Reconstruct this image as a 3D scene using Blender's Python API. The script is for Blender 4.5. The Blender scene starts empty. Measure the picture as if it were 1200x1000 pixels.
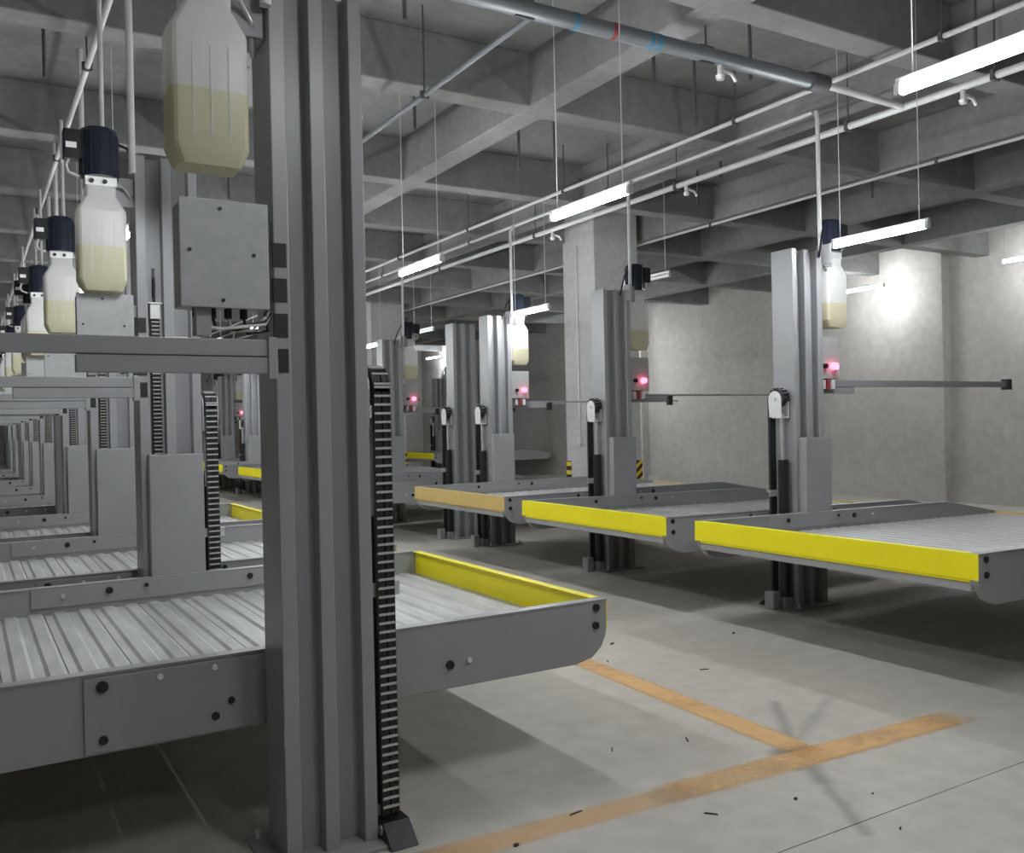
import bpy, math, random
from mathutils import Matrix, Vector
random.seed(7)
S = bpy.context.scene
COL = S.collection

# ------------------------------------------------------------------ camera, world, exposure
CAM_H, FPX = 1.6, 1067.0
YAW, PITCH, ROLL = math.radians(31.0), math.radians(-0.25), math.radians(-1.25)
cy_, sy_ = math.cos(YAW), math.sin(YAW)
fw = Vector((sy_*math.cos(PITCH), cy_*math.cos(PITCH), math.sin(PITCH)))
rt = Vector((cy_, -sy_, 0)); up = rt.cross(fw)
r2 = rt*math.cos(ROLL) + up*math.sin(ROLL)
u2 = up*math.cos(ROLL) - rt*math.sin(ROLL)
cd = bpy.data.cameras.new('camera'); cam = bpy.data.objects.new('camera', cd); COL.objects.link(cam)
cam.matrix_world = Matrix(((r2.x, u2.x, -fw.x, 0), (r2.y, u2.y, -fw.y, 0), (r2.z, u2.z, -fw.z, CAM_H), (0, 0, 0, 1)))
cd.sensor_fit = 'HORIZONTAL'; cd.sensor_width = 36; cd.lens = 36*FPX/1200; cd.clip_start = 0.05; cd.clip_end = 200
S.camera = cam
w = bpy.data.worlds.new('world'); S.world = w; w.use_nodes = True
w.node_tree.nodes['Background'].inputs[0].default_value = (0.9, 0.95, 1, 1)
w.node_tree.nodes['Background'].inputs[1].default_value = 0.05
S.view_settings.view_transform = 'Standard'; S.view_settings.look = 'None'
S.view_settings.gamma = 1; S.view_settings.use_curve_mapping = False
S.view_settings.exposure = 2.65
LAMP = 26.0

# ------------------------------------------------------------------ materials
def newmat(name):
    m = bpy.data.materials.new(name); m.use_nodes = True
    return m, m.node_tree.nodes, m.node_tree.links, m.node_tree.nodes['Principled BSDF']

def paint(name, col, rough=0.5, metal=0.0, var=0.08, scale=6.0, bump=0.0, stretch=None, spec=0.5):
    m, N, L, b = newmat(name)
    b.inputs['Roughness'].default_value = rough; b.inputs['Metallic'].default_value = metal
    b.inputs['Specular IOR Level'].default_value = spec
    tc = N.new('ShaderNodeTexCoord'); mp = N.new('ShaderNodeMapping'); L.new(tc.outputs['Object'], mp.inputs[0])
    if stretch: mp.inputs['Scale'].default_value = stretch
    nz = N.new('ShaderNodeTexNoise'); nz.inputs['Scale'].default_value = scale; nz.inputs['Detail'].default_value = 6
    nz.inputs['Roughness'].default_value = 0.65
    L.new(mp.outputs[0], nz.inputs['Vector'])
    cr = N.new('ShaderNodeValToRGB'); cr.color_ramp.elements[0].position = .3; cr.color_ramp.elements[1].position = .72
    cr.color_ramp.elements[0].color = tuple(c*(1-var) for c in col)+(1,)
    cr.color_ramp.elements[1].color = tuple(min(1, c*(1+var)) for c in col)+(1,)
    L.new(nz.outputs['Fac'], cr.inputs[0]); L.new(cr.outputs[0], b.inputs['Base Color'])
    if bump:
        bp = N.new('ShaderNodeBump'); bp.inputs['Strength'].default_value = bump; bp.inputs['Distance'].default_value = .01
        L.new(nz.outputs['Fac'], bp.inputs['Height']); L.new(bp.outputs[0], b.inputs['Normal'])
    return m

M = {}
M['grey'] = paint('grey_paint', (.33, .333, .34), .36, 0, .05, 3)
M['steel'] = paint('bare_steel', (.55, .55, .54), .35, .8, .12, 12)
M['zinc'] = paint('zinc_white', (.72, .72, .70), .4, .3, .08, 14)
M['galv'] = paint('galvanised_deck', (.50, .50, .49), .45, .15, .22, 3, .04, (3, .7, 1))
M['yellow'] = paint('yellow_paint', (.92, .81, .01), .45, 0, .04, 5)
M['tan'] = paint('tan_paint', (.66, .47, .17), .5, 0, .06, 5)
M['black'] = paint('black_plastic', (.012, .012, .014), .35, 0, .1, 5)
M['motor'] = paint('motor_paint', (.014, .018, .03), .22, 0, .1, 5)
M['rubber'] = paint('black_rubber', (.02, .02, .021), .6, 0, .1, 8)
M['chain'] = paint('chain_steel', (.045, .045, .048), .4, .5, .2, 40)
M['pin'] = paint('chain_pin', (.62, .61, .59), .35, .3, .1, 30)
M['box'] = paint('control_box_paint', (.42, .43, .43), .5, .1, .1, 14)
M['label'] = paint('white_label', (.75, .75, .76), .5, 0, .04, 30)
M['pvc'] = paint('white_conduit', (.6, .6, .59), .4, 0, .05, 3)
M['wire'] = paint('white_wire', (.7, .7, .68), .45, 0, .05, 9)
M['red'] = paint('red_band', (.30, .05, .05), .5)
M['blue'] = paint('blue_band', (.06, .22, .36), .5)
M['pipe'] = paint('grey_pipe', (.20, .215, .23), .4, .2, .1, 4)
M['oil'] = paint('oil', (.68, .61, .36), .35, 0, .05, 4)
M['debris'] = paint('debris', (.02, .018, .015), .7)
M['rust'] = paint('dark_rod', (.10, .10, .105), .6, .3, .2, 20)

def concrete(name, c1, c2, rough=.85, scale=1.2, bump=.25, spec=.3, streak=None):
    m, N, L, b = newmat(name)
    b.inputs['Roughness'].default_value = rough; b.inputs['Specular IOR Level'].default_value = spec
    tc = N.new('ShaderNodeTexCoord')
    mp = N.new('ShaderNodeMapping'); L.new(tc.outputs['Object'], mp.inputs[0])
    if streak: mp.inputs['Scale'].default_value = streak
    n1 = N.new('ShaderNodeTexNoise'); n1.inputs['Scale'].default_value = scale; n1.inputs['Detail'].default_value = 8
    n1.inputs['Roughness'].default_value = .62
    n2 = N.new('ShaderNodeTexNoise'); n2.inputs['Scale'].default_value = scale*14; n2.inputs['Detail'].default_value = 5
    L.new(mp.outputs[0], n1.inputs['Vector']); L.new(tc.outputs['Object'], n2.inputs['Vector'])
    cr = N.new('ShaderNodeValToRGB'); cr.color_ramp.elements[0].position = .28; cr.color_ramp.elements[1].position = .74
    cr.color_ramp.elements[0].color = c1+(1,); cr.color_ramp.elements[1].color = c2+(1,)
    L.new(n1.outputs['Fac'], cr.inputs[0])
    mx = N.new('ShaderNodeMix'); mx.data_type = 'RGBA'; mx.blend_type = 'OVERLAY'; mx.inputs[0].default_value = .22
    L.new(cr.outputs[0], mx.inputs[6]); L.new(n2.outputs['Fac'], mx.inputs[7]); L.new(mx.outputs[2], b.inputs['Base Color'])
    bp = N.new('ShaderNodeBump'); bp.inputs['Strength'].default_value = bump; bp.inputs['Distance'].default_value = .01
    L.new(n2.outputs['Fac'], bp.inputs['Height']); L.new(bp.outputs[0], b.inputs['Normal'])
    return m, N, L, b, mx
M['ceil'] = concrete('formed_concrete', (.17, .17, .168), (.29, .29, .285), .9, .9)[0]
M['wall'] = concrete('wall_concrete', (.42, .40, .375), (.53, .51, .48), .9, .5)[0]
M['col'] = concrete('pillar_concrete', (.44, .44, .425), (.55, .55, .535), .9, .8)[0]

def floor_mat():
    m, N, L, b, mx = concrete('floor_concrete', (.47, .435, .385), (.585, .55, .50), .5, .55, .08, .35)
    # dark scuff streaks with a shape of their own, in world coordinates
    geo = N.new('ShaderNodeNewGeometry')
    sep = N.new('ShaderNodeSeparateXYZ'); L.new(geo.outputs['Position'], sep.inputs[0])
    def math_(op, a, b_=None, c=None):
        n = N.new('ShaderNodeMath'); n.operation = op
        for i, v in enumerate((a, b_, c)):
            if v is None: continue
            if isinstance(v, (int, float)): n.inputs[i].default_value = v
            else: L.new(v, n.inputs[i])
        return n.outputs[0]
    nz = N.new('ShaderNodeTexNoise'); nz.inputs['Scale'].default_value = 9; nz.inputs['Detail'].default_value = 6
    L.new(geo.outputs['Position'], nz.inputs['Vector'])
    tot = None
    for (ax, ay, bx, by, wd, st) in ((3.85, 3.62, 3.42, 3.10, .035, .45), (4.15, 3.50, 3.42, 3.10, .035, .3),
                                     (3.42, 3.10, 3.18, 2.72, .045, .55), (3.30, 3.06, 3.44, 2.98, .06, .75), (3.12, 2.98, 3.22, 2.92, .06, .7), (3.18, 2.72, 2.92, 2.30, .03, .4)):
        dx, dy = bx-ax, by-ay; ln = math.hypot(dx, dy); dx /= ln; dy /= ln
        px = math_('SUBTRACT', sep.outputs[0], ax); py = math_('SUBTRACT', sep.outputs[1], ay)
        t = math_('ADD', math_('MULTIPLY', px, dx), math_('MULTIPLY', py, dy))
        t = math_('MINIMUM', math_('MAXIMUM', t, 0.0), ln)
        ex = math_('SUBTRACT', px, math_('MULTIPLY', t, dx)); ey = math_('SUBTRACT', py, math_('MULTIPLY', t, dy))
        d = math_('SQRT', math_('ADD', math_('MULTIPLY', ex, ex), math_('MULTIPLY', ey, ey)))
        d = math_('ADD', d, math_('MULTIPLY', math_('SUBTRACT', nz.outputs[0], .5), .05))
        mr = N.new('ShaderNodeMapRange'); mr.interpolation_type = 'SMOOTHSTEP'
        mr.inputs[1].default_value = 0; mr.inputs[2].default_value = wd*1.7; mr.inputs[3].default_value = st; mr.inputs[4].default_value = 0
        L.new(d, mr.inputs[0])
        tot = mr.outputs[0] if tot is None else math_('MAXIMUM', tot, mr.outputs[0])
    mk = N.new('ShaderNodeMix'); mk.data_type = 'RGBA'; mk.inputs[7].default_value = (.10, .095, .09, 1)
    L.new(tot, mk.inputs[0]); L.new(mx.outputs[2], mk.inputs[6]); L.new(mk.outputs[2], b.inputs['Base Color'])
    return m
M['floor'] = floor_mat()

def line_mat(name='worn_orange_paint', hi=.75):
    m, N, L, b = newmat(name)
    b.inputs['Base Color'].default_value = (.86, .55, .26, 1); b.inputs['Roughness'].default_value = .6
    geo = N.new('ShaderNodeNewGeometry'); tc = N.new('ShaderNodeTexCoord')
    nz = N.new('ShaderNodeTexNoise'); nz.inputs['Scale'].default_value = 14; nz.inputs['Detail'].default_value = 8; nz.inputs['Roughness'].default_value = .75
    n2 = N.new('ShaderNodeTexNoise'); n2.inputs['Scale'].default_value = 1.6
    for n in (nz, n2): L.new(geo.outputs['Position'], n.inputs['Vector'])
    sep = N.new('ShaderNodeSeparateXYZ'); L.new(tc.outputs['Generated'], sep.inputs[0])
    def op(o, a, b_):
        n = N.new('ShaderNodeMath'); n.operation = o
        for k, v in enumerate((a, b_)):
            if isinstance(v, (int, float)): n.inputs[k].default_value = v
            else: L.new(v, n.inputs[k])
        return n.outputs[0]
    def ramp(v, a, b_, lo, h):
        mr = N.new('ShaderNodeMapRange'); mr.interpolation_type = 'SMOOTHSTEP'
        for k, x in enumerate((a, b_, lo, h)): mr.inputs[k+1].default_value = x
        L.new(v, mr.inputs[0]); return mr.outputs[0]
    edge = op('ADD', op('MULTIPLY', op('ABSOLUTE', op('SUBTRACT', sep.outputs[1], .5), 0), 2.0), op('MULTIPLY', op('SUBTRACT', nz.outputs[0], .5), .5))
    ends = op('MULTIPLY', op('ABSOLUTE', op('SUBTRACT', sep.outputs[0], .5), 0), 2.0)
    al = op('MULTIPLY', ramp(edge, .55, 1.0, 1.0, 0.0), ramp(ends, .75, 1.0, 1.0, .1))
    al = op('MULTIPLY', al, ramp(op('ADD', op('MULTIPLY', nz.outputs[0], .6), n2.outputs[0]), .5, 1.0, .3*hi, hi))
    tr = N.new('ShaderNodeBsdfTransparent'); ms = N.new('ShaderNodeMixShader'); L.new(al, ms.inputs[0])
    L.new(tr.outputs[0], ms.inputs[1]); L.new(b.outputs[0], ms.inputs[2]); L.new(ms.outputs[0], N['Material Output'].inputs[0])
    return m
M['line'] = line_mat(); M['faint'] = line_mat('faint_orange_paint', .35)

def bottle_mat(name='milky_plastic', col=(.86, .86, .84, 1)):
    m, N, L, b = newmat(name)
    b.inputs['Base Color'].default_value = col; b.inputs['Roughness'].default_value = .35
    tl = N.new('ShaderNodeBsdfTranslucent'); tl.inputs[0].default_value = col
    ms = N.new('ShaderNodeMixShader'); ms.inputs[0].default_value = .45
    L.new(b.outputs[0], ms.inputs[1]); L.new(tl.outputs[0], ms.inputs[2])
    L.new(ms.outputs[0], N['Material Output'].inputs[0])
    return m
M['bottle'] = bottle_mat(); M['oil'] = bottle_mat('oil_filled_plastic', (.80, .76, .57, 1))

def emit(name, col, st):
    m, N, L, b = newmat(name)
    b.inputs['Base Color'].default_value = col+(1,); b.inputs['Emission Color'].default_value = col+(1,); b.inputs['Emission Strength'].default_value = st
    return m
M['tube'] = emit('lit_tube', (.93, .97, 1), LAMP)
M['tube_off'] = paint('unlit_tube', (.62, .63, .62), .3)
M['estop'] = emit('emergency_light', (1, .08, .16), 1.3)

def stripes():
    m, N, L, b = newmat('hazard_stripes'); b.inputs['Roughness'].default_value = .5
    tc = N.new('ShaderNodeTexCoord'); mp = N.new('ShaderNodeMapping'); mp.inputs['Rotation'].default_value = (0, math.radians(40), math.radians(45))
    L.new(tc.outputs['Object'], mp.inputs[0])
    wv = N.new('ShaderNodeTexWave'); wv.bands_direction = 'Z'; wv.inputs['Scale'].default_value = 3.2; L.new(mp.outputs[0], wv.inputs[0])
    cr = N.new('ShaderNodeValToRGB'); cr.color_ramp.interpolation = 'CONSTANT'; cr.color_ramp.elements[1].position = .5
    cr.color_ramp.elements[0].color = (.01, .01, .01, 1); cr.color_ramp.elements[1].color = (.75, .50, .02, 1)
    L.new(wv.outputs['Fac'], cr.inputs[0]); L.new(cr.outputs[0], b.inputs['Base Color'])
    return m
M['stripes'] = stripes()

# ------------------------------------------------------------------ mesh helpers
class MB:
    def __init__(s): s.v = []; s.f = []; s.sm = []
    def add(s, vs, fs, smooth=False):
        o = len(s.v); s.v += [tuple(x) for x in vs]; s.f += [tuple(i+o for i in f) for f in fs]; s.sm += [smooth]*len(fs); return s
    def box(s, x0, x1, y0, y1, z0, z1):
        return s.add([(x0,y0,z0),(x1,y0,z0),(x1,y1,z0),(x0,y1,z0),(x0,y0,z1),(x1,y0,z1),(x1,y1,z1),(x0,y1,z1)],
                     [(3,2,1,0),(4,5,6,7),(0,1,5,4),(1,2,6,5),(2,3,7,6),(3,0,4,7)])
    def prism(s, poly, axis, a, b):
        """poly: list of 2D points; extruded along axis from a to b"""
        n = len(poly)
        def P(p, t):
            return {'z': (p[0], p[1], t), 'y': (p[0], t, p[1]), 'x': (t, p[0], p[1])}[axis]
        vs = [P(p, a) for p in poly]+[P(p, b) for p in poly]
        ar = sum(poly[i][0]*poly[(i+1) % n][1]-poly[(i+1) % n][0]*poly[i][1] for i in range(n))
        flip = (ar < 0) != (axis == 'y') != (b < a)
        fs = [tuple(range(n))[::-1], tuple(range(n, 2*n))]+[(i, (i+1) % n, n+(i+1) % n, n+i) for i in range(n)]
        if flip: fs = [f[::-1] for f in fs]
        return s.add(vs, fs)
    def tube(s, pts, r, n=10, caps=True):
        pts = [Vector(p) for p in pts]; rs = r if isinstance(r, (list, tuple)) else [r]*len(pts)
        vs = []; prev = None
        for i, p in enumerate(pts):
            d = (pts[min(i+1, len(pts)-1)]-pts[max(i-1, 0)]).normalized()
            if prev is None:
                a = Vector((0, 0, 1)) if abs(d.z) < .9 else Vector((1, 0, 0))
                u = d.cross(a).normalized()
            else:
                u = (prev-d*prev.dot(d)).normalized()
            prev = u; v = d.cross(u)
            for k in range(n):
                an = 2*math.pi*k/n; vs.append(p+(u*math.cos(an)+v*math.sin(an))*rs[i])
        fs = []
        for i in range(len(pts)-1):
            for k in range(n):
                fs.append((i*n+k, i*n+(k+1) % n, (i+1)*n+(k+1) % n, (i+1)*n+k))
        s.add(vs, fs, True)
        if caps:
            o = len(vs)
            s.add(vs[:n], [tuple(range(n))[::-1]]); s.add(vs[o-n:], [tuple(range(n))])
        return s
    def loft(s, rings, smooth=True):
        n = len(rings[0]); vs = [p for r in rings for p in r]; fs = []
        for i in range(len(rings)-1):
            for k in range(n): fs.append((i*n+k, i*n+(k+1) % n, (i+1)*n+(k+1) % n, (i+1)*n+k))
        s.add(vs, fs, smooth)
        s.add(rings[0], [tuple(range(n))[::-1]]); s.add(rings[-1], [tuple(range(n))])
        return s
    def mesh(s, name, mat):
        me = bpy.data.meshes.new(name); me.from_pydata(s.v, [], s.f); me.materials.append(M[mat])
        me.polygons.foreach_set('use_smooth', s.sm); me.update(); return me
    def build(s, name, mat, parent=None, bevel=0, loc=None):
        o = bpy.data.objects.new(name, s.mesh(name, mat)); COL.objects.link(o)
        if parent: o.parent = parent
        if loc: o.location = loc
        if bevel:
            b = o.modifiers.new('bevel', 'BEVEL'); b.width = bevel; b.segments = 2; b.limit_method = 'ANGLE'; b.angle_limit = math.radians(40)
        return o

def inst(src, parent, loc=None, name=None):
    o = src.copy(); COL.objects.link(o); o.parent = parent
    if loc: o.location = loc
    return o
def empty(name, loc=(0, 0, 0), rz=0):
    o = bpy.data.objects.new(name, None); COL.objects.link(o); o.location = loc; o.rotation_euler = (0, 0, rz); o.empty_display_size = .1
    return o
def tag(o, label, cat, group=None):
    o['label'] = label; o['category'] = cat
    if group: o['group'] = group
    return o
def struct(o, label=None):
    o['kind'] = 'structure'
    if label: o['label'] = label
    return o
def copy_tree(o, parent=None):
    c = o.copy(); COL.objects.link(c); c.parent = parent
    for ch in list(o.children): copy_tree(ch, c)
    return c
ORD = ['nearest', 'second', 'third', 'fourth', 'fifth', 'sixth', 'seventh', 'eighth', 'ninth', 'tenth', 'eleventh', 'twelfth']

# ------------------------------------------------------------------ the setting
X0, X1, Y0, Y1 = -6.5, 15.2, -4.0, 32.0
BZ, SZ = 4.3, 4.76          # beam soffit, slab soffit
floor = struct(MB().box(X0-.3, X1+.3, Y0-.3, Y1+.3, -.3, -.012).build('floor', 'floor'), 'pale concrete garage floor')
xs = [X0, -3.4, 2.1+5.4, X1]; xs = [X0, -1.0, 8.9, X1]; ys = [Y0, 2.372, 8.4, 14.4, 20.4, 26.4, Y1]
for i in range(len(xs)-1):
    for j in range(len(ys)-1):
        MB().box(xs[i]+.003, xs[i+1]-.003, ys[j]+.003, ys[j+1]-.003, -.012, 0).build('slab', 'floor', floor)
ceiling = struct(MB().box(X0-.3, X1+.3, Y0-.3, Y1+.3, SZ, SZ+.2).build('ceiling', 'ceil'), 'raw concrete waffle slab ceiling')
BY = [-2.75, -.4, 1.95, 4.27, 6.58, 9.2, 11.4, 13.75, 16.1, 18.45, 20.8, 23.15, 25.5, 27.85, 30.2]
BX = [-5.2, -2.85, -.5, 1.87, 4.2, 6.62, 8.8, 10.6, 12.9]
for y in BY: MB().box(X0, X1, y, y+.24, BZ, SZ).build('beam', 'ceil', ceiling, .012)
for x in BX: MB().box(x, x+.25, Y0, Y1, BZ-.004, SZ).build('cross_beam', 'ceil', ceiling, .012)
wr = struct(MB().box(X1, X1+.3, Y0-.3, Y1+.3, 0, SZ).build('wall_right', 'wall'), 'pale concrete wall behind the right row of lifts')
for y in (9.95, 18.4, 26.8, 1.5): MB().box(X1-.22, X1+.01, y, y+.95, 0, SZ).build('pilaster', 'wall', wr, .01)
MB().box(X1-.06, X1+.01, Y0, Y1, 0, .16).build('plinth', 'wall', wr)
struct(MB().box(X0-.3, X0, Y0-.3, Y1+.3, 0, SZ).build('wall_left', 'wall'))
struct(MB().box(X0, X1, Y1, Y1+.3, 0, SZ).build('wall_far', 'wall'))
struct(MB().box(X0, X1, Y0-.3, Y0, 0, SZ).build('wall_near', 'wall'))

# pillars with hazard stripes
def pillar(x, y, a, label):
    t = tag(empty('concrete_pillar', (x, y, 0)), label, 'pillar')
    MB().box(0, a, 0, a, 0, SZ).build('shaft', 'col', t, .012)
    MB().box(-.006, .12, -.008, -.001, .25, 1.0).build('corner_guard', 'stripes', t)
    MB().box(-.008, -.001, -.006, .12, .25, 1.0).build('corner_guard', 'stripes', t)
    MB().box(a-.12, a+.008, -.008, -.001, .25, 1.0).build('corner_guard', 'stripes', t)
    MB().box(-.008, -.001, a-.12, a+.006, .25, 1.0).build('corner_guard', 'stripes', t)
    MB().tube([(-.02, a*.52, 1.35), (-.02, a*.52, 4.2)], .012, 8).build('conduit', 'pvc', t)
    MB().box(-.05, -.001, a*.52-.03, a*.52+.03, 1.24, 1.36).build('switch_box', 'pvc', t, .004)
    return t
pillar(7.85, 10.66, .8, 'square concrete pillar with striped corner guards behind the right lifts')
pillar(7.85, 19.1, .8, 'distant square concrete pillar seen just right of the big foreground post')
pillar(7.85, 27.5, .8, 'farthest square concrete pillar near the end of the garage')
pillar(-1.5, 27.8, .8, 'concrete pillar at the far end of the left row')

# ------------------------------------------------------------------ floor paint, debris
def floor_line(x0, y0, x1, y1, wd, label, mt='line'):
    l = math.hypot(x1-x0, y1-y0)
    o = MB().box(0, l, -wd/2, wd/2, .0004, .0022).build('floor_line', mt); o.location = (x0, y0, 0); o.rotation_euler = (0, 0, math.atan2(y1-y0, x1-x0))
    tag(o, label, 'floor marking')
floor_line(3.40, 2.88, 3.51, 5.6, .21, 'faded orange bay line running away along the aisle floor')
floor_line(2.45, 3.0, 4.50, 2.915, .22, 'worn orange bay line crossing the aisle floor')
floor_line(1.1, 3.05, 2.75, 2.98, .18, 'very faint orange line in the shade beside the big post', 'faint')
floor_line(3.52, 17.6, 3.52, 22.5, .16, 'distant orange bay line seen between the left posts')
def debris(x, y, l, rz, th=.006):
    l *= .7; th *= .7
    o = MB().prism([(-l/2, -th), (l/2, -th*.6), (l/2*.9, th), (-l/2*.8, th*.8)], 'z', 0, th).build('debris', 'debris', None)
    o.location = (x, y, .0005); o.rotation_euler = (0, 0, rz)
    tag(o, 'small dark scrap lying on the aisle floor', 'debris', 'scraps on the aisle floor')
for a in ((3.93, 5.22, .05, .2, .012), (3.62, 4.86, .06, 1.1), (2.66, 3.55, .07, .9), (3.05, 3.45, .09, 1.0), (4.0, 4.35, .09, -.4), (2.55, 2.75, .08, -.9),
          (2.94, 2.66, .025, .3, .01), (1.75, 2.95, .03, .2, .012), (3.06, 2.25, .03, .5), (4.85, 4.95, .05, .4, .01), (2.1, 3.06, .10, .1), (3.25, 2.52, .02, .5)): debris(*a)

# ------------------------------------------------------------------ lift posts
PW, PD, PH = .355, .23, 3.06
def post_profile():
    h = PW/2; d = PD/2; r = .072
    front = [(-h, -d), (-h+.058, -d), (-h+.058, -d+r), (-h+.15, -d+r), (-h+.15, -d+.006), (-h+.205, -d+.006), (-h+.205, -d+r), (h-.052, -d+r), (h-.052, -d), (h, -d)]
    back = [(x, -y) for x, y in front][::-1]
    return front+back
def link_geo(m, x0, x1, y, z, p):
    """one chain link facing local y: side plates, core plates and a bright pin"""
    m.box(x0, x0+.009, y-.010, y+.010, z-.55*p, z+.55*p); m.box(x1-.009, x1, y-.010, y+.010, z-.55*p, z+.55*p)
    m.box(x0+.011, (x0+x1)/2-.003, y-.008, y+.008, z-.42*p, z+.42*p); m.box((x0+x1)/2+.003, x1-.011, y-.008, y+.008, z-.42*p, z+.42*p)
PX, PY, PR, PZ = PW/2+.062, -.005, .075, 1.745      # pulley centre in post frame
CH0, CH1 = PX-.034, PX+.038
LINKMESH = None
def chain_part(parent, single, ytop=PZ, zbot=.07):
    """chain over the pulley and down the local -y side"""
    p = .034; y = PY-PR-.004
    core = MB().box(CH0+.004, CH1-.004, y+.006, y+.014, zbot, PZ)
    pts = []
    z = zbot+.03
    while z < PZ: pts.append((y, z)); z += p
    na = int(math.pi*(PR+.004)/p)
    for k in range(na+1):
        a = math.pi-k*math.pi/na; pts.append((PY+math.cos(a)*(PR+.004), PZ+math.sin(a)*(PR+.004)))
    ch = core.build('lift_chain', 'chain', parent)
    if single:
        global LINKMESH
        if LINKMESH is None:
            m = MB(); link_geo(m, CH0, CH1, 0, 0, p); LINKMESH = m.mesh('chain_link', 'chain')
            m = MB().tube([(CH0-.002, 0, 0), (CH1+.002, 0, 0)], .0052, 6); m.add([(v[0], v[1]-.007, v[2]) for v in m.v], []); 
            m2 = MB().box(CH0+.003, CH1-.003, -.0135, -.006, -.0045, .0045)
            pm = m2.mesh('chain_pin', 'pin'); LINKMESH = (LINKMESH, pm)
        for i, (yy, zz) in enumerate(pts):
            o = bpy.data.objects.new('chain_link', LINKMESH[0]); COL.objects.link(o); o.parent = ch; o.location = (0, yy, zz)
            q = bpy.data.objects.new('chain_pin', LINKMESH[1]); COL.objects.link(q); q.parent = ch; q.location = (0, yy, zz+p/2)
            if zz > PZ:
                a = math.atan2(zz-PZ, yy-PY); o.rotation_euler = (a-math.pi, 0, 0); q.rotation_euler = (a-math.pi, 0, 0)
                a2 = a-p/2/PR; q.location = (0, PY+math.cos(a2)*(PR+.004), PZ+math.sin(a2)*(PR+.004)); q.rotation_euler = (a2-math.pi, 0, 0)
    else:
        m = MB(); m2 = MB()
        for i, (yy, zz) in enumerate(pts):
            link_geo(m, CH0, CH1, yy, zz, p); m2.box(CH0+.003, CH1-.003, yy-.0135, yy-.006, zz+p/2-.0045, zz+p/2+.0045)
        o = m.build('chain_links', 'chain', ch); o['kind'] = 'stuff'
        o = m2.build('chain_pins', 'pin', ch); o['kind'] = 'stuff'

def make_post(single=False, PH=3.24):
    t = empty('lift_post')
    c = MB().prism(post_profile(), 'z', .012, PH).build('column', 'grey', t, .004)
    MB().box(-.25, .27, -.19, .19, 0, .014).build('base_plate', 'grey', t, .003)
    for x, y in ((-.21, -.155), (.22, -.155), (-.21, .155), (.22, .155)):
        MB().tube([(x, y, .012), (x, y, .05)], .011, 6).build('anchor_bolt', 'zinc', t)
    h = PW/2; d = PD/2
    for k in range(4):     # dark latch slots with a steel lip in the rear flange
        z = 1.80+k*.128
        MB().box(-h-.004, -h+.046, -d-.004, -d+.01, z, z+.086).build('latch_block', 'rubber', t)
    MB().box(-h-.0015, -h+.04, -d-.0015, -d+.01, .43, .51).build('floor_latch', 'grey', t)
    # hydraulic cylinder, rod, pulley
    yc = .03
    MB().tube([(PX, yc, .10), (PX, yc, 1.24)], .043, 16).tube([(PX, yc, .82), (PX, yc, .835)], .046, 16).build('hydraulic_cylinder', 'black', t)
    MB().tube([(PX, yc, 1.22), (PX, yc, 1.63)], .021, 12).build('piston_rod', 'steel', t)
    MB().box(PX-.05, PX+.05, yc-.04, yc+.04, .0, .10).build('cylinder_foot', 'grey', t, .006)
    MB().tube([(PX-.03, PY, PZ), (PX+.032, PY, PZ)], PR-.01, 20).build('pulley', 'chain', t)
    for x in (PX-.047, PX+.041):
        prof = [(PY+math.cos(a)*.07, PZ+math.sin(a)*.07) for a in [math.pi*k/10 for k in range(11)]]+[(PY-.06, PZ-.15), (PY+.07, PZ-.15)]
        MB().prism(prof, 'x', x, x+.007).build('pulley_bracket', 'zinc', t)
    MB().box(PX-.047, PX+.048, PY-.03, PY+.07, PZ-.158, PZ-.146).build('bracket_plate', 'zinc', t)
    MB().tube([(PX-.06, PY, PZ), (PX+.06, PY, PZ)], .016, 10).build('pulley_axle', 'zinc', t)
    chain_part(t, single)
    MB().box(CH0-.02, CH1+.035, PY-PR+.02, PY-PR+.026, .93, .985).build('chain_guide', 'zinc', t)
    if PH < 3.1: MB().box(PX+.085, PX+.165, -.05, .05, 0, .15).build('foot_block', 'grey', t, .008)
    # chain anchor at the floor
    MB().prism([(PY-.22, 0), (PY-.05, 0), (PY-.05, .075), (PY-.13, .075)], 'x', PX-.055, PX+.06).build('chain_anchor', 'black', t, .004)
    MB().tube([(PX-.06, PY-.12, .05), (PX+.066, PY-.12, .05)], .02, 10).build('anchor_pin', 'steel', t)
    return t
def inner_chain(t, single=False):
    h = PW/2; d = PD/2; x0, x1 = -h+.078, -h+.128; y = -d+.03; p = .024
    MB().box(x0-.002, x1+.002, y+.012, y+.03, .75, 2.28).build('equalising_chain', 'chain', t)
    m = MB(); m2 = MB(); z = .8
    while z < 2.26:
        m.box(x0, x0+.007, y-.008, y+.012, z-.011, z+.011); m.box(x1-.007, x1, y-.008, y+.012, z-.011, z+.011); m.box(x0+.012, x1-.012, y-.006, y+.012, z-.008, z+.008)
        m2.box(x0+.002, x1-.002, y-.011, y-.004, z+.009, z+.015); z += p
    for mm, n, mt in ((m, 'equalising_links', 'chain'), (m2, 'equalising_pins', 'pin')):
        o = mm.build(n, mt, t); o['kind'] = 'stuff'
    MB().box(x0-.004, x1+.004, y-.012, y+.03, 2.27, 2.36).build('chain_end_block', 'zinc', t, .003)
    MB().box(x0-.016, x1+.016, y-.02, y+.03, 2.36, 2.368).build('chain_hanger', 'zinc', t)
    MB().tube([(x0+.025, y+.01, 2.36), (x0+.025, y+.01, 2.52)], .007, 8).build('tension_rod', 'chain', t)
    MB().box(x0+.016, x0+.034, -d+.064, -d+.0735, 2.40, 2.58).build('slot', 'black', t)

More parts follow.
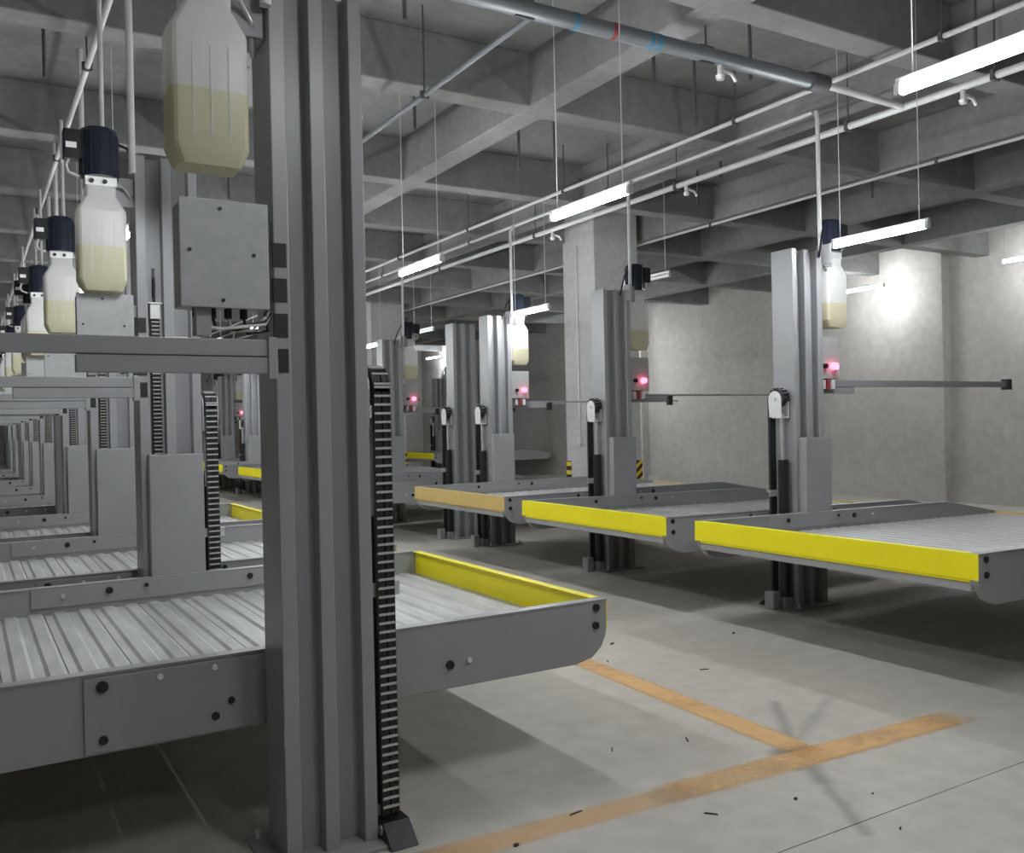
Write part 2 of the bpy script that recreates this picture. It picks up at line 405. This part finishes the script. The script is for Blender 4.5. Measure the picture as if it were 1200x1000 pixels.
def barrier(t, style):
    """horizontal bar on the side away from the aisle, local -x"""
    h = PW/2; d = PD/2
    MB().box(-h-.66, -h+.002, -d-.022, -d+.022, 1.795, 1.853).box(-h-.035, -h-.003, -d-.03, -d+.03, 1.775, 1.925).build('bar_bracket', 'grey', t, .003)
    if style == 'long':
        MB().box(-h-3.05, -h+.002, -d-.02, -d+.02, 1.856, 1.916).build('barrier_bar', 'grey', t, .003)
        MB().box(-h-3.12, -h-3.05, -d-.04, -d+.04, 1.83, 1.94).build('end_clamp', 'rubber', t, .004)
    else:
        MB().box(-h-.70, -h+.002, -d-.02, -d+.02, 1.856, 1.885).build('barrier_bar', 'grey', t, .003)
        MB().box(-h-.76, -h-.70, -d-.025, -d+.025, 1.76, 1.87).build('end_clamp', 'rubber', t, .004)
        MB().tube([(-h-.70, -d, 1.873), (-h-3.05, -d, 1.873)], .011, 8).build('thin_rod', 'steel', t)
    if style == 'long':
        MB().box(-h-.66, -h-.04, -d-.0235, -d-.021, 1.8535, 1.856).build('seam', 'rubber', t)

# ------------------------------------------------------------------ platforms
PLW = 2.17
def make_platform(front, rear=2.55, end='yellow', stop=1.455):
    """local +x towards the aisle, origin on floor under post centre line, y centre. beam top z=.735"""
    t = empty('lift_platform')
    hw = PLW/2; zb, zt, dk = .445, .735, .605
    for s in (-1, 1):
        R = .13; poly = [(front-.17, zb), (front-.09, zb+.03), (front-.015, zb+.115), (front, zb+.14), (front, zt), (-rear+.75, zt), (-rear+.02, dk+.01), (-rear, zb+.06), (-rear+.1, zb)] if front < 1.5 else [(front-R-.05, zb), (front-.09, zb+.02), (front-.035, zb+.065), (front-.008, zb+.12), (front, zb+.18), (front, zt), (-rear+.75, zt), (-rear+.02, dk+.01), (-rear, zb+.06), (-rear+.1, zb)]
        a, b = (hw-.05, hw) if s > 0 else (-hw, -hw+.05)
        bm = MB().prism(poly, 'y', a, b).build('side_beam', 'grey', t, .004)
        fl = MB().box(-rear+.8, front, (hw-.055) if s > 0 else -hw-.004, hw+.004 if s > 0 else -hw+.055, zt-.004, zt+.004).build('top_flange', 'grey', bm)
        # arm plate bolted on both faces of the beam near the post
        pl = MB()
        pl.box(-.73, .31, s*hw-.012 if s < 0 else hw, s*hw if s < 0 else hw+.012, zb+.01, zt-.012)
        ap = pl.build('arm_plate', 'grey', bm, .002)
        ip = MB().box(-.78, .62, s*(hw-.05)-(.008 if s > 0 else 0), s*(hw-.05)+(.008 if s < 0 else 0), dk+.02, zt-.006).build('inner_plate', 'grey', bm, .002)
        sg = s*(hw+.012); st = s*(hw+.024)
        for (x, z, r, mt) in ((-.67, .69, .021, 'rubber'), (-.67, .50, .016, 'black'), (-.28, .515, .015, 'black'), (-.22, .565, .013, 'rubber'),
                              (-.475, .695, .011, 'label'), (-.28, .70, .011, 'label')):
            MB().tube([(x, sg-.004*s, z), (x, st-.004*s, z)], r, 12).build('bolt', mt, ap)
        for (x, z, r, mt) in ((.72, .55, .019, 'black'), (.815, .558, .012, 'label'), (front-.065, .703, .018, 'black'), (front-.07, .617, .018, 'black'), (.36, .70, .016, 'black'), (.36, .50, .016, 'black')):
            MB().tube([(x, s*(hw-.004), z), (x, s*(hw+.011), z)], r, 12).build('bolt', mt, bm)
        si = s*(hw-.06)
        for (x, z, r, mt) in ((-.62, .685, .012, 'pin'), (-.38, .69, .02, 'black'), (-.18, .70, .012, 'rubber'), (.42, .69, .018, 'black')):
            MB().tube([(x, si+.006*s, z), (x, si-.008*s, z)], r, 10).build('bolt', mt, bm)
        # carriage sleeve riding in the post
        cs = MB().box(-.145, .165, (hw-.03) if s > 0 else -hw-.05, (hw+.05) if s > 0 else -hw+.03, zt-.02, stop).build('carriage_sleeve', 'grey', t, .006)
    # end board towards the aisle
    MB().box(front-.03, front-.004, -hw+.05, hw-.05, .575, zt).box(front-.006, front+.002, -hw, hw, .59, zt).box(front-.075, front-.03, -hw+.05, hw-.05, .575, .583).box(front-.05, front+.002, -hw, hw, zt-.004, zt+.003).build('end_board', end, t, .002)
    MB().box(front-.10, front-.012, -hw+.05, hw-.05, .525, .588).build('cross_member', 'grey', t, .004)
    MB().box(-rear+.01, -rear+.06, -hw+.05, hw-.05, .5, .612).build('rear_sill', 'tan', t, .004)
    for x in (-rear+1.0, 0.0): MB().box(x-.05, x+.05, -hw+.05, hw-.05, .45, .575).build('cross_member', 'grey', t)
    # ribbed deck planks
    L = front-.075+rear-.06; n = round(L/.254); wd = L/n; q = wd/2; prof = []
    for k in range(2):
        x = k*q
        prof += [(x+.0015, 0), (x+q*.30, 0), (x+q*.42, .010), (x+q*.84, .010), (x+q*.97, 0)]
    poly = prof+[(wd-.0015, -.012), (.0015, -.012)]
    src = None
    for i in range(n):
        loc = (-rear+.06+i*wd, 0, dk-.017)
        if src is None: src = MB().prism(poly, 'y', -hw+.05, hw-.05).build('deck_plank', 'galv', t, 0, loc)
        else: inst(src, t, loc)
    return t

# ------------------------------------------------------------------ power units and control boxes
def rrect(cx, cy, hx, hy, r, z, n=4):
    pts = []
    for (sx, sy, a0) in ((1, 1, 0), (-1, 1, 90), (-1, -1, 180), (1, -1, 270)):
        for k in range(n+1):
            a = math.radians(a0+90*k/n); pts.append((cx+sx*(hx-r)+r*math.cos(a), cy+sy*(hy-r)+r*math.sin(a), z))
    return pts
UX, UY = -.41, -.14
def make_unit(fill=.56, cap=True):
    t = empty('hydraulic_power_unit')
    bx, by = UX, UY; hx, hy = .131, .085; zb = 2.43
    prof = [(zb, .78), (zb+.012, .84), (zb+.06, 1.0), (zb+.45, 1.0), (zb+.462, .985), (zb+.535, .68), (zb+.54, .62), (zb+.60, .62)]
    bt = MB().loft([rrect(bx, by, hx*k, hy*(k if k > .7 else .75), .035*k, z) for z, k in prof]).build('oil_bottle', 'bottle', t); bt.data.set_sharp_from_angle(angle=math.radians(20))
    zf = zb+.435*fill
    MB().loft([rrect(bx, by, hx*k+.0006, hy*k+.0006, .035*k, z) for z, k in ((zb-.0006, .78), (zb+.012, .84), (zb+.06, 1.0), (zf, 1.0))]).build('oil', 'oil', bt).data.set_sharp_from_angle(angle=math.radians(20))
    m = MB()
    for k in (-.06, 0, .06): m.box(bx+k-.0022, bx+k+.0022, by-hy-.0025, by-hy+.004, zb+.09, zb+.40)
    m.build('bottle_ribs', 'bottle', bt)
    MB().box(bx-.085, bx+.085, by-.06, by+.06, 3.03, 3.085).build('valve_block', 'zinc', t, .004)
    for x in (-.05, .02): MB().tube([(bx+x, by-.058, 3.055), (bx+x, by-.072, 3.055)], .013, 8).build('block_plug', 'black', t)
    mt = MB().tube([(bx, by, 3.085), (bx, by, 3.33), (bx, by, 3.36), (bx, by, 3.372)], [.103, .103, .095, .07], 24).build('motor', 'motor', t)
    m = MB()
    for k in range(0, 24, 2):
        a = 2*math.pi*k/24; m.box(bx+math.cos(a)*.104-.003, bx+math.cos(a)*.104+.003, by+math.sin(a)*.104-.003, by+math.sin(a)*.104+.003, 3.10, 3.33)
    m.build('cooling_fins', 'motor', mt)
    if cap:
        cb = MB().box(bx-.19, bx-.085, by-.045, by+.05, 3.18, 3.345).build('capacitor_box', 'black', t, .008)
        MB().box(bx-.178, bx-.122, by-.0475, by-.044, 3.235, 3.268).build('rating_label', 'label', cb)
        MB().tube([(bx-.16, by, 3.18), (bx-.175, by-.01, 3.14), (bx-.165, by-.02, 3.10), (bx-.11, by-.02, 3.08)], .009, 8).build('cable', 'pvc', t)
    MB().tube([(bx+.07, by, 3.06), (bx+.13, by+.02, 3.055), (bx+.18, by+.06, 3.0), (bx+.2, by+.12, 2.9)], .011, 8).build('oil_pipe', 'steel', t)
    MB().tube([(bx+.09, by+.03, 3.31), (bx+.16, by+.07, 3.30), (bx+.24, by+.12, 3.2), (bx+.30, by+.15, 3.08), (bx+.33, by+.16, 3.0)], .009, 8).build('hose', 'black', t)
    MB().box(bx+.06, -PW/2+.004, by+.06, by+.075, 2.95, 3.12).box(-PW/2-.012, -PW/2-.002, by+.06, .06, 2.95, 3.12).build('mounting_bracket', 'grey', t, .003)
    return t
def make_box(front):
    """front True: lamp side faces local +y"""
    t = empty('control_box')
    x0, x1, y0, y1, z0, z1 = -.50, -.205, -.125, .02, 2.03, 2.395
    bd = MB().box(x0, x1, y0, y1, z0, z1).build('housing', 'box', t, .006)
    MB().box(x0-.008, x1+.004, y0-.012, y0-.001, z0-.006, z1+.006).build('back_plate', 'box', t, .003)
    for x, z in ((x0+.13, z1-.025), (x0+.025, z0+.19), (x1-.05, z0+.185), (x0+.135, z0+.02)): MB().tube([(x, y0-.016, z), (x, y0-.010, z)], .0065, 8).build('screw', 'black', bd)
    for zz in (z0+.05, z1-.12): MB().box(x1, -PW/2-.001, y0+.04, y0+.10, zz, zz+.07).build('wall_bracket', 'grey', t)
    for k in range(4):
        x = x0+.06+k*.055
        MB().tube([(x, y0+.07, z0), (x, y0+.07, z0-.035)], .014, 8).build('cable_gland', 'rubber', t)
        e = [(x, y0+.07, z0-.03), (x+.01, y0+.06, z0-.065-.008*k), (x+.08, y0+.045, z0-.075), (-PW/2-.03, y0+.03, z0-.055+.012*k), (-PW/2-.008, y0+.05, z0-.02+.01*k)]
        MB().tube(e, .0065, 8).build('cable', 'wire' if k % 2 == 0 else 'black', t)
    MB().box(x0-.001+.05, x0+.10, y0+.02, y0+.09, 1.93, z0).build('support_strip', 'grey', t)
    if front:
        es = MB().tube([(x0-.002, -.05, z0+.10), (x0-.03, -.05, z0+.10)], .03, 14).build('button_collar', 'black', t)
        # lamp on the face turned to the row's near side
        MB().tube([(x0+.09, y1, z0+.11), (x0+.09, y1+.045, z0+.11)], [.034, .03], 14).build('emergency_button', 'estop', t)
        MB().tube([(x0+.20, y1, z0+.11), (x0+.20, y1+.03, z0+.11)], .022, 12).build('key_switch', 'black', t)
        for k in range(3): MB().box(x0+.06+k*.06, x0+.1+k*.06, y0+.05, y1, z0-.09, z0-.01).build('relay', ('label', 'red', 'zinc')[k], t, .003)
    return t

# ------------------------------------------------------------------ place the rows
LXC, RXC = 1.07, 6.09
LSETS = [(3.27, 4), (11.72, 4), (20.17, 4)]
RSETS = [(2.68, 4), (11.25, 4), (19.73, 4)]
base_single = make_post(True); base_plain = make_post(False); base_right = make_post(False, 3.0)
pl_left = make_platform(1.575, 2.5); pl_right = make_platform(1.365, 2.5, stop=1.355); pl_tan = make_platform(1.285, 2.5, end='tan', stop=1.355); pl_right2 = make_platform(1.285, 2.5, stop=1.355)
unit_cap = make_unit(.58); unit_r = make_unit(.48, True); box_back = make_box(False); box_front = make_box(True)
protos = [base_single, base_plain, base_right, pl_left, pl_right, pl_right2, pl_tan, unit_cap, unit_r, box_back, box_front]
def place(src, name, loc, rz, label, cat, group):
    o = copy_tree(src); o.name = name; o.location = loc; o.rotation_euler = (0, 0, rz); return tag(o, label, cat, group)

def row(side):
    sets = LSETS if side == 'left' else RSETS
    xc = LXC if side == 'left' else RXC; rz = 0 if side == 'left' else math.pi
    ip = 0; iq = 0; iu = 0
    for si, (ys0, n) in enumerate(sets):
        for k in range(n):
            y = ys0+2.5*k+PD/2+(.09 if side == 'right' and si == 0 and k else 0)
            xp = LXC+.08 if (side == 'left' and ip == 0) else xc-.08 if (side == 'right' and y > 6) else xc
            if side == 'right' and y < 4:      # outside the picture, carries the nearest platform
                lab = 'grey lift post at the near end of the right row'
            elif side == 'left' and ip == 0: lab = 'large grey lift post filling the foreground with a chain beside it'
            else: lab = '%s grey lift post counted from the camera in the %s row' % (ORD[ip], side)
            o = place(base_single if (side == 'left' and ip < 2) else base_plain if side == 'left' else base_right, 'lift_post', (xp, y, 0), rz, lab, 'lift post', '%s row lift posts' % side)
            if side == 'left' and k > 0: inner_chain(o)
            barrier(o, 'long' if (side == 'left' or y < 6) else 'short')
            if not (side == 'right' and y < 4): ip += 1
            # platform towards +y of this post
            if k < n-1:
                yc = y+1.25
                dz, tilt, src = 0, 0, pl_left if side == 'left' else pl_right if iq == 0 else pl_right2
                if side == 'right':
                    dz = .065; tilt = math.radians(.9)
                    if iq == 2: dz = .10; tilt = 0; src = pl_tan
                board = {('right', 0): 'wide grey lift platform with bright yellow end board at the right edge', ('right', 1): 'middle grey lift platform with yellow end board in the right row',
                         ('right', 2): 'grey lift platform with tan end board beside the square pillar', ('left', 0): 'near grey lift platform with ribbed deck and yellow lip inside'}.get((side, iq), '%s lift platform counted from the camera in the %s row' % (ORD[iq], side))
                p = place(src, 'lift_platform', (xc if (side == 'left' or iq == 0) else xc-.08, yc, dz), rz, board, 'lift platform', '%s row platforms' % side)
                if side == 'right' and iq == 0: p.scale = (1, 1.04, 1); p.location.y = y+1.295
                if side == 'left' and iq == 0:
                    for c in p.children:
                        if c.name.startswith('carriage_sleeve') and c.data.vertices[0].co.y < 0: c.location.x = .085
                if side == 'right' and iq == 1:
                    for c in p.children:
                        if c.name.startswith('carriage_sleeve') and c.data.vertices[0].co.y > 0: c.location.x = -.08
                if tilt: p.rotation_euler = (0, tilt if side == 'left' else -tilt, rz); p.rotation_mode = 'XYZ'
                iq += 1
            # power unit, control box, conduit drop on every post but the first of later sets
            if (k > 0 or (side == 'left' and si == 0)) or (side == 'left'):
                if side == 'right' and y < 4: continue
                nm = {('left', 0): 'large oil bottle half full hanging beside the foreground post', ('left', 1): 'black motor over a milky oil bottle on the second left post'}.get((side, iu), 'oil bottle under a black motor on %s unit of the %s row' % (ORD[iu], side))
                place(unit_cap if side == 'left' else unit_r, 'hydraulic_power_unit', (xp+(0 if (side == 'left' and iu == 0) else .04 if (side == 'left' or y < 6) else -.05), y-(0 if side == 'left' else .12), .07 if (side == 'left' and iu == 0) else -.02 if side == 'left' else -.06), rz, nm, 'power unit', '%s row power units' % side)
                place(box_back if side == 'left' else box_front, 'control_box', (xp, y, 0 if side == 'left' else -.11), rz,
                      ('grey control box with four screws beside the foreground post' if (side, iu) == ('left', 0) else 'grey control box under %s oil bottle of the %s row' % (ORD[iu], side))+(' with red light' if side == 'right' else ''), 'control box', '%s row control boxes' % side)
                cx = .84 if side == 'left' else 6.33; cz = 4.2 if side == 'left' else 4.22
                if side == 'left': d = MB().tube([(xp-PW/2-.014, y-.13, SZ), (xp-PW/2-.014, y-.13, 3.12)], .021, 10).build('conduit_drop', 'pvc')
                else: d = MB().tube([(cx, y-.04, cz), (xp+.232, y-.06, cz-.09), (xp+.232, y-.06, 3.0), (xp+PW/2+.022, y-.06, 2.75), (xp+PW/2+.022, y-.06, 2.42)], .019, 10).build('conduit_drop', 'pvc')
                tag(d, 'white conduit dropping to %s oil bottle of the %s row' % (ORD[iu], side), 'conduit', '%s row conduit drops' % side)
                if side == 'left':
                    tag(MB().tube([(cx-.10, y+.03, 4.2), (cx-.10, y+.03, 3.36)], .014, 8).build('conduit_drop', 'pvc'), 'thin white conduit ending on %s motor of the left row' % ORD[iu], 'conduit', 'left row motor conduits')
                iu += 1
row('left'); row('right')

# one far lift against the right wall
FX, FY = 12.45, 22.4
for k, lab in ((0, 'far lift post by the right wall, nearer of its pair'), (1, 'far lift post by the right wall with a small bottle')):
    o = place(base_right, 'lift_post', (FX, FY+2.5*k+PD/2, 0), math.pi, lab, 'lift post', 'far lift by the right wall')
place(pl_right, 'lift_platform', (FX, FY+PD/2+1.25, .06), math.pi, 'far lift platform by the right wall with a pale yellow edge', 'lift platform', None)
place(unit_r, 'hydraulic_power_unit', (FX, FY+2.5+PD/2, 0), math.pi, 'tiny oil bottle and motor on the far lift by the right wall', 'power unit', None)
for p in protos:
    def rm(o):
        for c in list(o.children): rm(c)
        bpy.data.objects.remove(o, do_unlink=True)
    rm(p)

# ------------------------------------------------------------------ lamps
LW, LZ = .88, 3.0
def lamp(x, yfar, lit, label, z=LZ, LW=LW):
    t = tag(empty('fluorescent_lamp', (x, yfar, z)), label, 'lamp', 'hanging fluorescent lamps')
    MB().tube([(0, -.03, 0), (0, -LW+.03, 0)], .022, 10).build('tube', 'tube' if lit else 'tube_off', t)
    MB().box(-.011, .011, -LW, 0, .027, .055).build('batten', 'pvc', t, .004)
    for y in (-.03, -LW): MB().box(-.022, .022, y, y+.03, -.022, .03).build('end_cap', 'pvc', t, .004)
    for y in (-.08, -LW+.08): MB().tube([(0, y, .06), (0, y, SZ-z)], .0035, 6).build('hanging_wire', 'pvc', t)
n = 0
for i, y in enumerate((2.52, 5.24, 7.79, 10.3, 12.9, 15.5, 18.1, 20.7, 23.3)): lamp(3.5, y, True, '%s lit tube lamp counted from the camera above the aisle' % ORD[i])
for i, y in enumerate((5.09, 7.62, 10.18, 13.5, 16.0, 18.5, 21.9, 24.5)): lamp(1.02, y, True, '%s lit tube lamp counted from the camera above the left row' % ORD[i])
lamp(6.17, 5.07, True, 'bright tube lamp right of the nearest right-row motor')
lamp(7.37, 9.35, False, 'unlit grey tube lamp behind the second right-row motor', 3.35)
lamp(6.17, 10.2, True, 'lit tube lamp left of the square pillar near the tan platform')
lamp(7.15, 15.4, False, 'unlit grey tube lamp high behind the pair of right posts', 3.28)
lamp(6.17, 15.4, True, 'lit tube lamp above the right row hidden behind posts'); lamp(6.17, 21.5, True, 'far lit tube lamp above the right row')
lamp(14.3, 8.45, True, 'lit tube lamp by the wall cut by the right edge of the picture', 4.0, 1.2)
lamp(14.2, 11.7, True, 'lit tube lamp by the wall glimpsed behind the nearest right-row oil bottle', 3.91, 1.15)
lamp(14.55, 30.2, True, 'small lit tube lamp seen left of the paired right posts', 4.0, 1.2)
lamp(14.55, 19.9, True, 'lit tube lamp by the wall hidden behind the square pillar', 4.0, 1.2)
lamp(14.55, 5.2, True, 'lit wall-side tube lamp beyond the right edge', 4.0, 1.2)
lamp(1.6, 1.95, True, 'lit tube lamp above the left side before the foreground post', 3.45)
lamp(1.3, -.7, True, 'unseen tube lamp added behind the camera as fill light', 3.45);  # added fill lamp, brightens the post and beam faces turned to the camera
lamp(11.2, 15.4, True, 'unseen tube lamp added behind the square pillar as wall fill'); lamp(13.4, 18.1, True, 'unseen tube lamp added between the square pillar and the right wall as fill')  # both lamps added out of sight to brighten the middle of the right wall

# ------------------------------------------------------------------ pipes and conduits
def run(name, pts, r, mat, label, clips=None, n=10):
    t = tag(empty(name, pts[0]), label, 'conduit' if 'conduit' in name else 'pipe')
    o = Vector(pts[0]); MB().tube([Vector(p)-o for p in pts], r, n).build('run', mat, t)
    for c in clips or []:
        c = Vector(c)-o
        MB().box(c.x-r-.012, c.x+r+.012, c.y-.014, c.y+.014, c.z-r-.008, c.z+r+.008).build('clip', 'rust', t)
        MB().tube([(c.x, c.y, c.z), (c.x, c.y, SZ-o.z)], .007, 6).build('hanger_rod', 'rust', t)
    return t
run('ceiling_conduit', [(5.93, .5, 4.24), (5.93, 28, 4.24)], .02, 'pvc', 'long white conduit running under the beams above the right row', [(5.93, y, 4.24) for y in (3.9, 5.9, 8.6, 10.9, 13.2, 16)])
run('power_conduit', [(6.33, 5.38, 4.22), (6.33, 28, 4.22)], .02, 'pvc', 'white conduit with an elbow over the nearest right-row motor', [(6.33, y, 4.22) for y in (8.3, 11.6, 14.8)])
run('left_conduit', [(.80, 2.5, 4.2), (.80, 28, 4.2)], .022, 'pvc', 'white conduit feeding the motors of the left row', [(.80, y, 4.2) for y in (4.6, 7.1, 9.6, 12)])
run('wall_side_conduit', [(8.85, 1, 4.26), (8.85, 24, 4.26)], .018, 'pvc', 'thin conduit along a ceiling beam toward the right wall', [(8.85, y, 4.26) for y in (5.9, 9.3, 12)])
run('sprinkler_pipe', [(6.56, -1, 4.08), (6.56, 26, 4.08)], .03, 'pvc', 'pale sprinkler pipe running above the right row', [(6.56, y, 4.08) for y in (3.9, 5.2, 7.4, 10.2, 13)], 12)
bp = run('water_pipe', [(-5, 4.66, 4.1), (5.55, 4.66, 4.1)], .052, 'pipe', 'thick blue-grey water pipe with coloured bands crossing the ceiling', [(2.95, 4.66, 4.1), (4.42, 4.66, 4.1), (0.5, 4.66, 4.1)], 18)
o = Vector((-5, 4.66, 4.1))
for x, mt, wd in ((3.30, 'blue', .03), (3.60, 'red', .03), (3.90, 'blue', .03), (3.97, 'blue', .03)):
    MB().tube([(x+5, 0, 0), (x+5+wd, 0, 0)], .0545, 18).build('band', mt, bp)
MB().tube([(10.45, 0, 0), (10.62, 0, 0)], .07, 16).build('coupling', 'rust', bp)
run('branch_pipe', [(5.6, 4.66, 4.1), (6.56, 4.66, 4.08)], .028, 'pvc', 'short pale branch pipe between the thick water pipe and sprinkler pipe')
run('cross_pipe', [(3.02, 4.7, 4.08), (3.02, 14, 4.08)], .02, 'pipe', 'thin grey pipe joining the thick water pipe at a right angle', [(3.02, 6.2, 4.08), (3.02, 8.9, 4.08)])
for i, (x, y) in enumerate(((6.56, 4.15), (6.56, 7.25), (6.56, 9.8), (4.55, 4.66))):
    t = tag(empty('fire_sprinkler', (x, y, 4.0)), ('sprinkler fitting near the bright lamp on the right', 'sprinkler fitting just right of the square pillar top', 'sprinkler fitting left of the square pillar top', 'pipe fitting hanging under the thick water pipe')[i], 'sprinkler', 'sprinkler fittings')
    MB().tube([(0, 0, .08), (0, 0, -.02)], .02, 10).build('stem', 'zinc', t)
    MB().tube([(0, 0, -.02), (0, 0, -.05)], [.034, .026], 10).build('cup', 'zinc', t)
    MB().tube([(0, 0, .02), (.09, -.02, .0), (.12, -.03, -.05)], .014, 8).build('elbow', 'zinc', t)
for i, (x, y, l) in enumerate(((5.3, 5.1, .35), (4.75, 5.6, .3), (3.55, 7.5, .3), (3.2, 8.1, .3), (5.55, 6.0, .4), (5.2, 7.7, .4), (4.9, 7.9, .4), (4.2-.2, 9.9, .35), (2.5, 5.4, .35), (7.6, 8.2, .4), (7.3, 7.5, .3), (.55, 7.4, .4), (.3, 9.9, .4), (2.6, 10.4, .4), (9.5, 7.2, .35), (6.0, 3.7, .5))):
    tag(MB().tube([(x, y, SZ), (x, y, SZ-l-.18)], .014, 6).build('threaded_rod', 'rust'), 'dark threaded rod hanging from the concrete ceiling', 'rod', 'ceiling rods')
